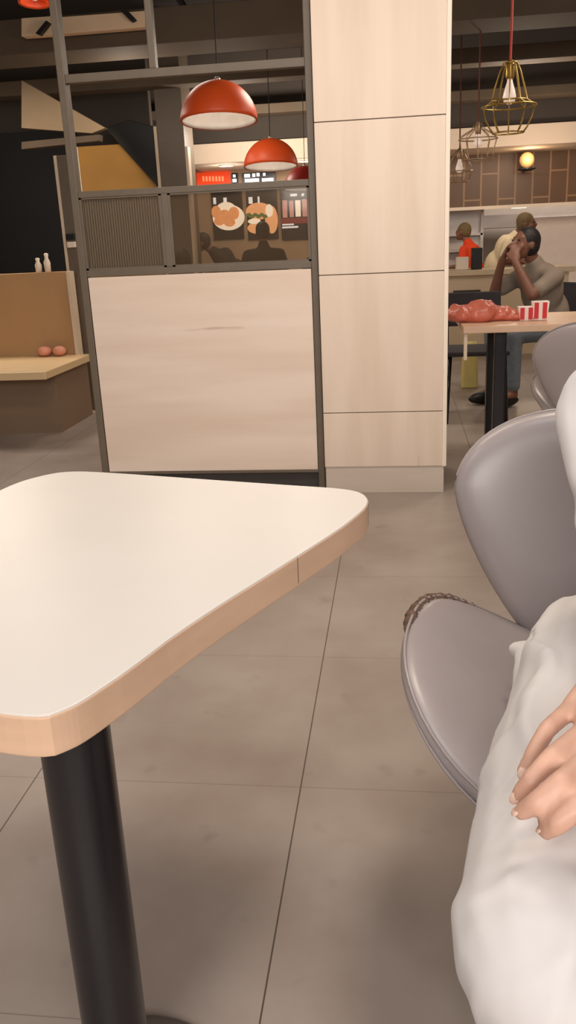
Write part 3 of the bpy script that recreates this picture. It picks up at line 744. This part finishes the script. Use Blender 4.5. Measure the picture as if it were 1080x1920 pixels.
# recessed lights in the soffit
zs_ = at(460, 303, 11).z
for px in (423, 572):
    q = at(px, 309, 11.3)
    d = thing('downlight', 'small lit downlight under the white soffit, %s' % ('left of the second red lamp' if px < 500 else 'near the divider post'), 'light', (q.x, 11.35, zs_), 'soffit downlights')
    MB().lathe([(0.085, -0.012), (0.085, -0.001)], (q.x, 11.35, zs_), 28).build('lens', MT['downl'], d)
    MB().lathe([(0.088, -0.014), (0.105, -0.010), (0.105, -0.001), (0.088, -0.001)], (q.x, 11.35, zs_), 28, closed=True).build('rim', MT['trim'], d)
    point('downlight_light', (q.x, 11.3, zs_-0.15), 4, WARM, 0.06)
for x in (1.6, 3.2):
    point('soffit_light', (x, 10.3, zs_-0.25), 14, (1, .8, .6), 0.1)

# ------------------------------------------------------------------ menu screens on the far wall
def scr_rect(mb, x0, y0, x1, y1, dy):
    a = at(x0, y0, WY); b = at(x1, y1, WY)
    mb.box((a.x, WY-dy, b.z), (b.x, WY-dy+0.003, a.z)); return mb
def rects(name, L, dy, m, t):
    for q in L: scr_rect(MB(), *q, dy).build(name, MT[m], t)
def ells(name, L, dy, m, t):
    for k, q in enumerate(L): scr_ell(MB(), *q, dy+0.0004*k).build(name, MT[m], t)
def scr_ell(mb, cx, cy, rx, ry, dy, n=24):
    c = at(cx, cy, WY); sx = abs(at(cx+rx, cy, WY).x-c.x); sz = abs(at(cx, cy+ry, WY).z-c.z)
    mb.slab([(c.x+sx*math.cos(2*PI*k/n), c.z+sz*math.sin(2*PI*k/n)) for k in range(n)], WY-dy, WY-dy+0.003); return mb
def screen(label, x0, x1, y0=349, y1=447):
    a = at(x0, y0, WY); b = at(x1, y1, WY)
    t = thing('menu_screen', label, 'screen', ((a.x+b.x)/2, WY-0.03, b.z), 'menu screens')
    MB().box((a.x, WY-0.05, b.z), (b.x, WY-0.001, a.z)).build('casing', MT['screen'], t, bevel=0.004)
    return t
t = screen('menu screen picturing fried chicken on a white plate', 396, 459)
ells('plate_picture', ((430, 408, 30, 24), (425, 392, 18, 13)), 0.056, 'scc', t)
ells('chicken_picture', ((407, 398, 9, 12), (423, 406, 11, 13), (440, 400, 10, 12), (413, 415, 10, 8), (432, 417, 11, 8)), 0.060, 'sco', t)
rects('letter', ((401, 371, 407, 383), (420, 371, 427, 383)), 0.056, 'scw', t)
t = screen('menu screen picturing a burger with green lettuce', 461, 523)
ells('bun_picture', ((486, 396, 24, 16), (489, 427, 24, 12), (510, 412, 12, 26)), 0.055, 'scb', t)
ells('lettuce_picture', [(468+k*6, 403+(k % 2)*3, 4.5, 3.5, ) for k in range(7)], 0.060, 'scg', t)
ells('sauce_picture', ((506, 395, 7, 12), (478, 415, 12, 5)), 0.064, 'scc', t)
rects('letter', ((467, 370, 475, 382), (484, 369, 488, 381)), 0.056, 'scw', t)
t = screen('dark menu screen picturing pink drinks beside the divider post', 525, 592)
rects('drink_picture', ((530, 376, 540, 408), (543, 377, 552, 407), (567, 374, 577, 406)), 0.056, 'scp', t)
rects('cup_picture', ((554, 376, 565, 406),), 0.056, 'scc', t)
rects('red_band', ((527, 410, 582, 418),), 0.056, 'scr', t)
rects('letter', ((545, 364, 558, 368), (566, 363, 571, 368), (530, 420, 552, 422), (530, 425, 560, 427)), 0.056, 'scw', t)
def header(name, label, x0, x1, casing, bars, barm):
    a = at(x0, 325, WY); b = at(x1, 346, WY)
    t = thing(name, label, 'sign', ((a.x+b.x)/2, WY-0.03, b.z))
    MB().box((a.x, WY-0.05, b.z), (b.x, WY-0.001, a.z)).build('casing', MT[casing], t, bevel=0.004)
    rects('letter', bars, 0.055, barm, t)
header('menu_sign', 'orange red lit sign with pale lettering above the menu', 369, 433, 'scsign',
       [(381+k*6, 331, 385+k*6, 340) for k in range(7)], 'scsignt')
header('menu_sign', 'black sign with short white text right of the red sign', 435, 448, 'screen', [(437, 336, 445, 342), (438, 328, 443, 333)], 'scw')
header('menu_sign', 'black sign with white text bars below the second red lamp', 455, 518, 'screen',
       [(460, 336, 487, 341), (492, 335, 514, 340), (474, 326, 480, 332), (482, 325, 488, 331), (494, 325, 499, 330), (459, 327, 470, 333)], 'scw')

# ------------------------------------------------------------------ things behind the divider, left
# gold lit panel wall
a = at(146, 272, 9.2); b = at(300, 420, 9.2)
gp = thing('wall_screen', 'ochre partition panel lit by warm light behind the divider', 'partition', ((a.x+b.x)/2, 9.2, 0))
MB().box((a.x, 9.2, 0), (b.x, 9.26, at(200, 272, 9.2).z)).build('panel', MT['gold'], gp)
MB().box((a.x-0.05, 9.18, 0), (a.x, 9.28, at(200, 272, 9.2).z)).build('edge_trim', MT['trim'], gp)
l = bpy.data.lights.new('wall_washer', 'SPOT'); l.energy = 25; l.color = (1, .80, .52); l.spot_size = math.radians(46); l.spot_blend = 0.5; l.shadow_soft_size = 0.05
o = bpy.data.objects.new('wall_washer', l); o.location = (a.x+0.2, 8.3, 2.75); COL.objects.link(o)
o.rotation_euler = (Vector((a.x+0.22, 9.2, 1.75))-o.location).to_track_quat('-Z', 'Y').to_euler()
# grey column with pale corner strips
a = at(297, 280, 9.0); b = at(347, 280, 9.0)
gc = thing('column', 'grey brown column with pale corner strip behind the divider', 'column', ((a.x+b.x)/2, 9.1, 0))
MB().box((a.x, 9.0, 0), (b.x, 9.4, CZ-0.002)).build('shaft', MT['frame'], gc, bevel=0.004)
MB().box((a.x-0.03, 8.99, 0), (a.x, 9.1, 2.3)).build('corner_strip', MT['woodside'], gc)
MB().box((b.x, 8.99, 0), (b.x+0.028, 9.1, 2.1)).build('corner_strip', MT['woodside'], gc)
# sloping dark wedge and ducts under the ceiling
def sloped(name, label, cat, quad, Y, d, m):
    f4 = [at(x, y, Y) for x, y in quad]
    t = MB().hexa(f4+[p+Vector((0, d, 0)) for p in f4]).build(name, MT[m], None, bevel=0.004)
    return tag(t, label, cat) if label else struct(t)
sloped('trim_5', None, None, [(197, 240), (303, 358), (303, 240), (240, 225)], 9.1, 0.06, 'black')  # thin black wedge just in front of the ochre panel
sloped('air_duct', 'pale sloping duct face under the ceiling left of the divider', 'duct', [(40, 240), (172, 250), (197, 240), (40, 150)], 7.9, 0.08, 'duct')
sloped('trim_7', None, None, [(40, 280), (186, 264), (186, 252), (40, 266)], 7.9, 0.1, 'beam')
sloped('ceiling_panel', 'pale lit ceiling panel in the top left cell of the divider', 'ceiling panel', [(100, 64), (272, 50), (272, 20), (98, 33)], 6.85, 0.1, 'panel')
sloped('ceiling_panel', 'small pale ceiling panel left of the divider post', 'ceiling panel', [(40, 68), (99, 64), (97, 30), (40, 34)], 6.84, 0.1, 'panel')
sloped('trim_8', None, None, [(226, 20), (238, 19), (254, 36), (246, 40)], 6.78, 0.05, 'ceil')
sloped('trim_9', None, None, [(66, 62), (74, 66), (92, 42), (86, 38)], 6.77, 0.05, 'ceil')
point('left_point_light', (-4.6, 7.3, 2.3), 16, WARM, 0.2)  # bare warm point light near the duct, no fixture modelled
# thin struts among the beams
for k, (p, q, Y) in enumerate((((330, -10), (385, 72), 8.2), ((470, 8), (405, 45), 7.9), ((700, 5), (560, 40), 8.1))):
    a = at(*p, Y); b = at(*q, Y)
    struct(MB().tube([a, b], 0.03, 8).build('trim_%d' % (10+k), MT['ceil']))
# tall panel beside the bench
a = at(100, 292, 6.3); b = at(128, 292, 6.3)
tp = thing('divider_panel', 'tall grey brown panel with pale edge left of the divider', 'partition', ((a.x+b.x)/2, 6.35, 0))
MB().box((a.x+0.02, 6.3, 0), (b.x, 6.42, a.z)).build('panel', MT['frame'], tp, bevel=0.004)
MB().box((a.x, 6.295, 0), (a.x+0.02, 6.425, a.z)).build('edge_strip', MT['woodside'], tp)['label'] = 'pale edge strip'
q = at(135, 452, 6.3)
sw = MB().box((q.x-0.03, 6.27, q.z-0.045), (q.x+0.03, 6.299, q.z-0.005)).build('switch', MT['trim'], tp, bevel=0.004)
MB().box((q.x-0.035, 6.275, q.z+0.01), (q.x+0.03, 6.299, q.z+0.05)).build('switch_box', MT['black'], tp, bevel=0.003)
# booth bench
bx0 = at(30, 690, 6.0).x - 0.5; bx1 = at(166, 676, 6.05).x
bn = thing('booth_bench', 'tan booth bench with tall back beyond the left post', 'bench', ((bx0+bx1)/2, 5.7, 0))
MB().box((bx0, 5.25, 0.40), (bx1, 6.12, 0.45)).build('seat', MT['benchtop'], bn, bevel=0.006)
MB().box((bx0, 5.5, 0.0), (bx1-0.04, 6.12, 0.40)).build('plinth', MT['plin'], bn)
xb = at(143, 660, 6.12).x
MB().box((bx0, 6.12, 0.0), (xb, 6.2, at(100, 510, 6.12).z)).build('backrest', MT['tan'], bn, bevel=0.004)
MB().box((xb, 6.10, 0.0), (xb+0.022, 6.2, at(100, 510, 6.12).z)).build('edge_strip', MT['woodside'], bn)
for px, wd in ((80, 0.11), (108, 0.10)):  # plain pink ellipsoids resting on the bench seat
    q = at(px, 664, 6.0)
    tag(MB().ell((q.x, 6.04, 0.488), (wd/2, 0.05, 0.036)).build('pink_blob', MT['pinkblob'], None, smooth=True),
        'small blurred pink packet on the bench, %s' % ('nearer the photo edge' if px < 100 else 'nearer the tall panel'), 'blob')
# pale bottle shapes modelling window reflections, set on the bench back
for px, h in ((90, 0.13), (73, 0.10)):
    q = at(px, 508, 6.16)
    tag(MB().lathe([(0.022, 0), (0.024, h*0.5), (0.012, h*0.75), (0.016, h*0.95), (0.008, h)], (q.x, 6.16, at(100, 510, 6.12).z+0.001), 20).build('glint', MT['trim'], None, smooth=True),
        'small pale bottle standing for a window reflection on the bench back, %s' % ('nearer the tall panel' if px > 80 else 'at the photo edge'), 'glint')

# ------------------------------------------------------------------ right hand side: table, counter, kitchen
T2Y = at(900, 618, 4.48).y
T2Z = at(900, 612, 4.48).z
t2 = thing('dining_table', 'wooden dining table holding a red bag right of the pillar', 'table', (0.9, 4.8, 0))
x0 = at(869, 612, 4.48).x
MB().box((x0, 4.48, T2Z-0.035), (x0+1.1, 5.12, T2Z)).build('tabletop', MT['edge'], t2, bevel=0.004)
for lx, ly in ((x0+0.20, 4.62), (x0+0.9, 4.62), (x0+0.20, 5.0), (x0+0.9, 5.0)):
    MB().box((lx-0.03, ly-0.03, 0), (lx+0.03, ly+0.03, T2Z-0.035)).build('leg', MT['blackmetal'], t2, bevel=0.006)
MB().box((x0+0.006, 4.50, T2Z-0.17), (x0+0.022, 4.53, T2Z-0.035)).build('bracket', MT['woodside'], t2)
# crumpled red bag
bagc = at(900, 592, 4.78)
bm_ = MB()
for q, rr in (((-0.10, 0, 0.035), (0.085, 0.10, 0.052)), ((0.0, 0.0, 0.045), (0.10, 0.11, 0.065)), ((0.10, 0.02, 0.03), (0.09, 0.09, 0.044)), ((0.17, 0, 0.02), (0.06, 0.07, 0.026)), ((-0.13, 0.02, 0.06), (0.03, 0.05, 0.03))):
    bm_.ell((bagc.x+q[0], 4.76+q[1], T2Z+q[2]), rr)
me = remesh(bm_, 'carrier_bag', 0.010, 3)
for v in me.vertices:
    v.co += v.normal*(0.012*noise.noise(v.co*16)+0.008*noise.noise(v.co*34))
    v.co.z = max(v.co.z, T2Z+0.0015)
tag(link('carrier_bag', me, MT['bag'], None, smooth=True), 'crumpled translucent red bag lying on the wooden table', 'bag')
for px, h, lab in ((986, 0.07, 'red and white striped food box beside the red bag'), (1012, 0.095, 'taller red and white striped food box at the photo edge')):
    q = at(px, 592, 4.72)
    t = thing('food_box', lab, 'box', (q.x, 4.72, T2Z)); w = 0.042
    MB().hexa([(q.x-w*.8, 4.69, T2Z+.001), (q.x+w*.8, 4.69, T2Z+.001), (q.x+w, 4.685, T2Z+h), (q.x-w, 4.685, T2Z+h), (q.x-w*.8, 4.75, T2Z+.001), (q.x+w*.8, 4.75, T2Z+.001), (q.x+w, 4.755, T2Z+h), (q.x-w, 4.755, T2Z+h)]).build('carton', MT['boxw'], t)
    for k in (-0.55, 0.45):
        MB().box((q.x+k*w-0.011, 4.682, T2Z+h*0.1), (q.x+k*w+0.011, 4.688, T2Z+h*0.95)).build('stripe', MT['boxr'], t)

# chairs around that table
c2 = copy_tree(ch)
for o in list(c2.children):
    for g in list(o.children):
        if g.name.startswith(('torn', 'loose')): bpy.data.objects.remove(g)
c2['label'] = 'grey lounge chair drawn up to the wooden table at the right edge'; c2.location = (0.95, 4.1, 0); c2.rotation_euler = (0, 0, math.radians(165))
def cafe_chair(label, loc, rz):
    t = thing('cafe_chair', label, 'chair', (0, 0, 0), 'dark chairs behind the wooden table')
    MB().box((-0.2, -0.2, 0.43), (0.2, 0.2, 0.46)).build('seat', MT['darkpants'], t, bevel=0.01)
    for sx in (-1, 1):
        for sy in (-1, 1): MB().tube([(sx*0.17, sy*0.17, 0.43), (sx*0.19, sy*0.19, 0)], 0.014, 10).build('leg', MT['blackmetal'], t, smooth=True)
        MB().tube([(sx*0.17, 0.19, 0.44), (sx*0.17, 0.23, 0.80)], 0.012, 10).build('back_post', MT['blackmetal'], t, smooth=True)
    MB().box((-0.18, 0.205, 0.58), (0.18, 0.23, 0.80)).build('backrest', MT['darkpants'], t, bevel=0.008)
    t.location = loc; t.rotation_euler = (0, 0, rz); return t
cafe_chair('dark chair under the wooden table beside the pillar', (0.50, 5.75, 0), 0)
cafe_chair('dark chair the grey shirted man sits on', (at(1040, 500, 6.4).x, 6.46, 0), math.radians(-58))
q = at(900, 690, 6.0)
yb = thing('paper_bag', 'pale yellow bag standing under the table by dark chairs', 'bag', (q.x, 6.9, 0))
MB().hexa([(q.x-.06, 6.85, 0.001), (q.x+.07, 6.85, 0.001), (q.x+.055, 6.87, .36), (q.x-.05, 6.87, .36), (q.x-.06, 6.97, 0.001), (q.x+.07, 6.97, 0.001), (q.x+.055, 6.94, .36), (q.x-.05, 6.94, .36)]).build('sack', MT['yellow'], yb, bevel=0.015)
MB().tube([(q.x-.025, 6.872, .35), (q.x-.02, 6.87, .42), (q.x+.02, 6.87, .42), (q.x+.03, 6.872, .35)], 0.004, 6).build('handle', MT['yellow'], yb)

# man in the grey shirt, hands up at his face
sitter('person in grey shirt with black hair, hand raised to face, at wooden table', (at(1040, 500, 6.4).x, 6.4, 0), math.radians(-58), 'greyshirt', 'hair', seat=0.42, lean=0.38, head_pitch=0.30, s=0.94, voxel=0.013,
       pants='jeans', arm_pts=[((-0.20, -0.36, 0.76), (-0.07, -0.40, 0.99), (-0.01, -0.37, 1.12)), ((0.20, -0.36, 0.76), (0.07, -0.40, 0.97), (0.02, -0.37, 1.09))])
# the two at the counter
sitter('person in orange red shirt at the counter beyond the table', (at(893, 470, 11.0).x, 11.0, 0), math.radians(-120), 'redshirt', 'hairb', seat=0.53, lean=0.25, s=0.86, voxel=0.016)
sitter('person in cream shirt bending over the counter with hair bun', (at(922, 450, 9.75).x, 9.75, 0), math.radians(75), 'creamshirt', 'hairb', seat=0.62, lean=0.55, s=0.92, voxel=0.016)
# dark figures seen through the smoked glass
sitter('person seen dark behind the smoked glass, head before the fried chicken picture edge', (at(452, 450, 9.9).x, 9.9, 0), math.radians(-80), 'darkshirt', 'hair', seat=0.66, lean=0.75, s=0.90, voxel=0.016)
sitter('person seen dark behind the smoked glass before the burger picture', (at(494, 450, 8.9).x, 8.9, 0), math.radians(190), 'darkshirt', 'hair', seat=0.60, lean=0.2, s=0.88, voxel=0.016)
sitter('person seen dark behind the smoked glass next to the mullion', (at(345, 480, 6.2).x, 6.2, 0), math.radians(200), 'darkshirt', 'hair', seat=0.40, lean=0.3, s=0.90, voxel=0.016)
sitter('person seen dark behind the smoked glass between the burger and the drinks', (at(556, 470, 8.2).x, 8.2, 0), math.radians(100), 'darkshirt', 'hair', seat=0.52, lean=0.55, s=0.92, voxel=0.016)
def stool(label, x, y, h):
    t = thing('bar_stool', label, 'stool', (x, y, 0), 'stools of the dark figures behind the divider')
    MB().lathe([(0.15, h-0.05), (0.16, h-0.02), (0.14, h)], (x, y, 0), 28).build('seat', MT['darkpants'], t, smooth=True)
    MB().lathe([(0.022, 0.02), (0.022, h-0.05)], (x, y, 0), 16).build('post', MT['blackmetal'], t, smooth=True)
    MB().lathe([(0.17, 0), (0.17, 0.012), (0.03, 0.03)], (x, y, 0), 28).build('foot', MT['blackmetal'], t, smooth=True)

# counter and kitchen
cz = at(900, 506, 8.7).z
ct = thing('counter', 'cream service counter in front of the kitchen', 'counter', (2.2, 9.0, 0))
cx0 = at(780, 520, 8.7).x
MB().box((cx0, 8.7, cz-0.05), (cx0+1.5, 9.15, cz)).build('worktop', MT['counter'], ct, bevel=0.006)
MB().box((cx0+0.03, 8.76, 0), (cx0+1.45, 9.1, cz-0.05)).build('front', MT['counter'], ct)
q = at(875, 560, 8.75)
MB().box((q.x-0.13, 8.745, q.z-0.1), (q.x+0.13, 8.762, q.z+0.08)).build('vent_panel', MT['wallg'], ct)
for px, py, w, h, m, lab in ((893, 497, 0.10, 0.20, 'black', 'dark box on the counter below the red shirt'), (866, 500, 0.12, 0.12, 'trim', 'white tray box on the counter beside the pillar')):
    q = at(px, 505, 8.9)
    tag(MB().box((q.x-w/2, 8.83, cz+0.001), (q.x+w/2, 8.97, cz+h)).build('counter_box', MT[m], None, bevel=0.006), lab, 'box')
kx0, kx1 = at(760, 440, 13.2).x, 5.2
hd = thing('extractor_hood', 'steel extractor hood with a lit lamp in the kitchen', 'hood', (2, 13.5, 1.6))
a = at(842, 424, 13.2)
MB().box((kx0, 13.2, at(900, 430, 13.2).z), (kx1-1, 14.0, at(900, 404, 13.2).z)).build('canopy', MT['steel'], hd, bevel=0.01)
q = at(866, 416, 13.15); MB().box((q.x-0.10, 13.15, q.z-0.12), (q.x+0.12, 13.199, q.z+0.06)).build('lamp', MT['downl'], hd)
sh_ = thing('shelf_unit', 'steel kitchen shelf unit beside the pillar edge', 'shelf', (at(870, 500, 12.9).x, 12.9, 0))
for py in (438, 468, 497):
    z = at(870, py, 12.8).z; MB().box((kx0, 12.8, z-0.03), (at(905, py, 12.8).x, 13.10, z)).build('shelf', MT['steel'], sh_)
for px in (800, 903):
    x = at(px, 470, 12.8).x; MB().box((x-0.02, 12.8, 0), (x+0.02, 12.84, 1.5)).build('upright', MT['steel'], sh_)
MB().box((kx0, 13.10, 0), (at(905, 470, 12.8).x, 13.12, 1.5)).build('back_panel', MT['steel'], sh_)
fr = thing('refrigerator', 'tall pale blue white refrigerator behind the kitchen counter', 'refrigerator', (at(1000, 440, 13.0).x, 13.3, 0))
a = at(985, 408, 12.7)
MB().box((a.x, 12.62, 0), (a.x+0.9, 13.18, a.z)).build('cabinet', MT['scw'] if False else MT['boxw'], fr, bevel=0.01)
MB().box((a.x+0.08, 12.59, 0.7), (a.x+0.10, 12.62, 1.1)).build('handle', MT['steel'], fr)
kl = at(973, 390, 12.6)
k_ = thing('kitchen_light', 'small bright ceiling lamp inside the kitchen opening', 'light', kl)
MB().lathe([(0.10, 0), (0.10, 0.03)], kl, 28).build('lens', MT['downl'], k_)
MB().tube([kl+Vector((0, 0, 0.03)), (kl.x, kl.y, CZ-0.002)], 0.01, 8).build('stem', MT['steel'], k_)
area('kitchen_light', (2.2, 13.0, 2.6), 2.0, 0.6, 40, NEUT)
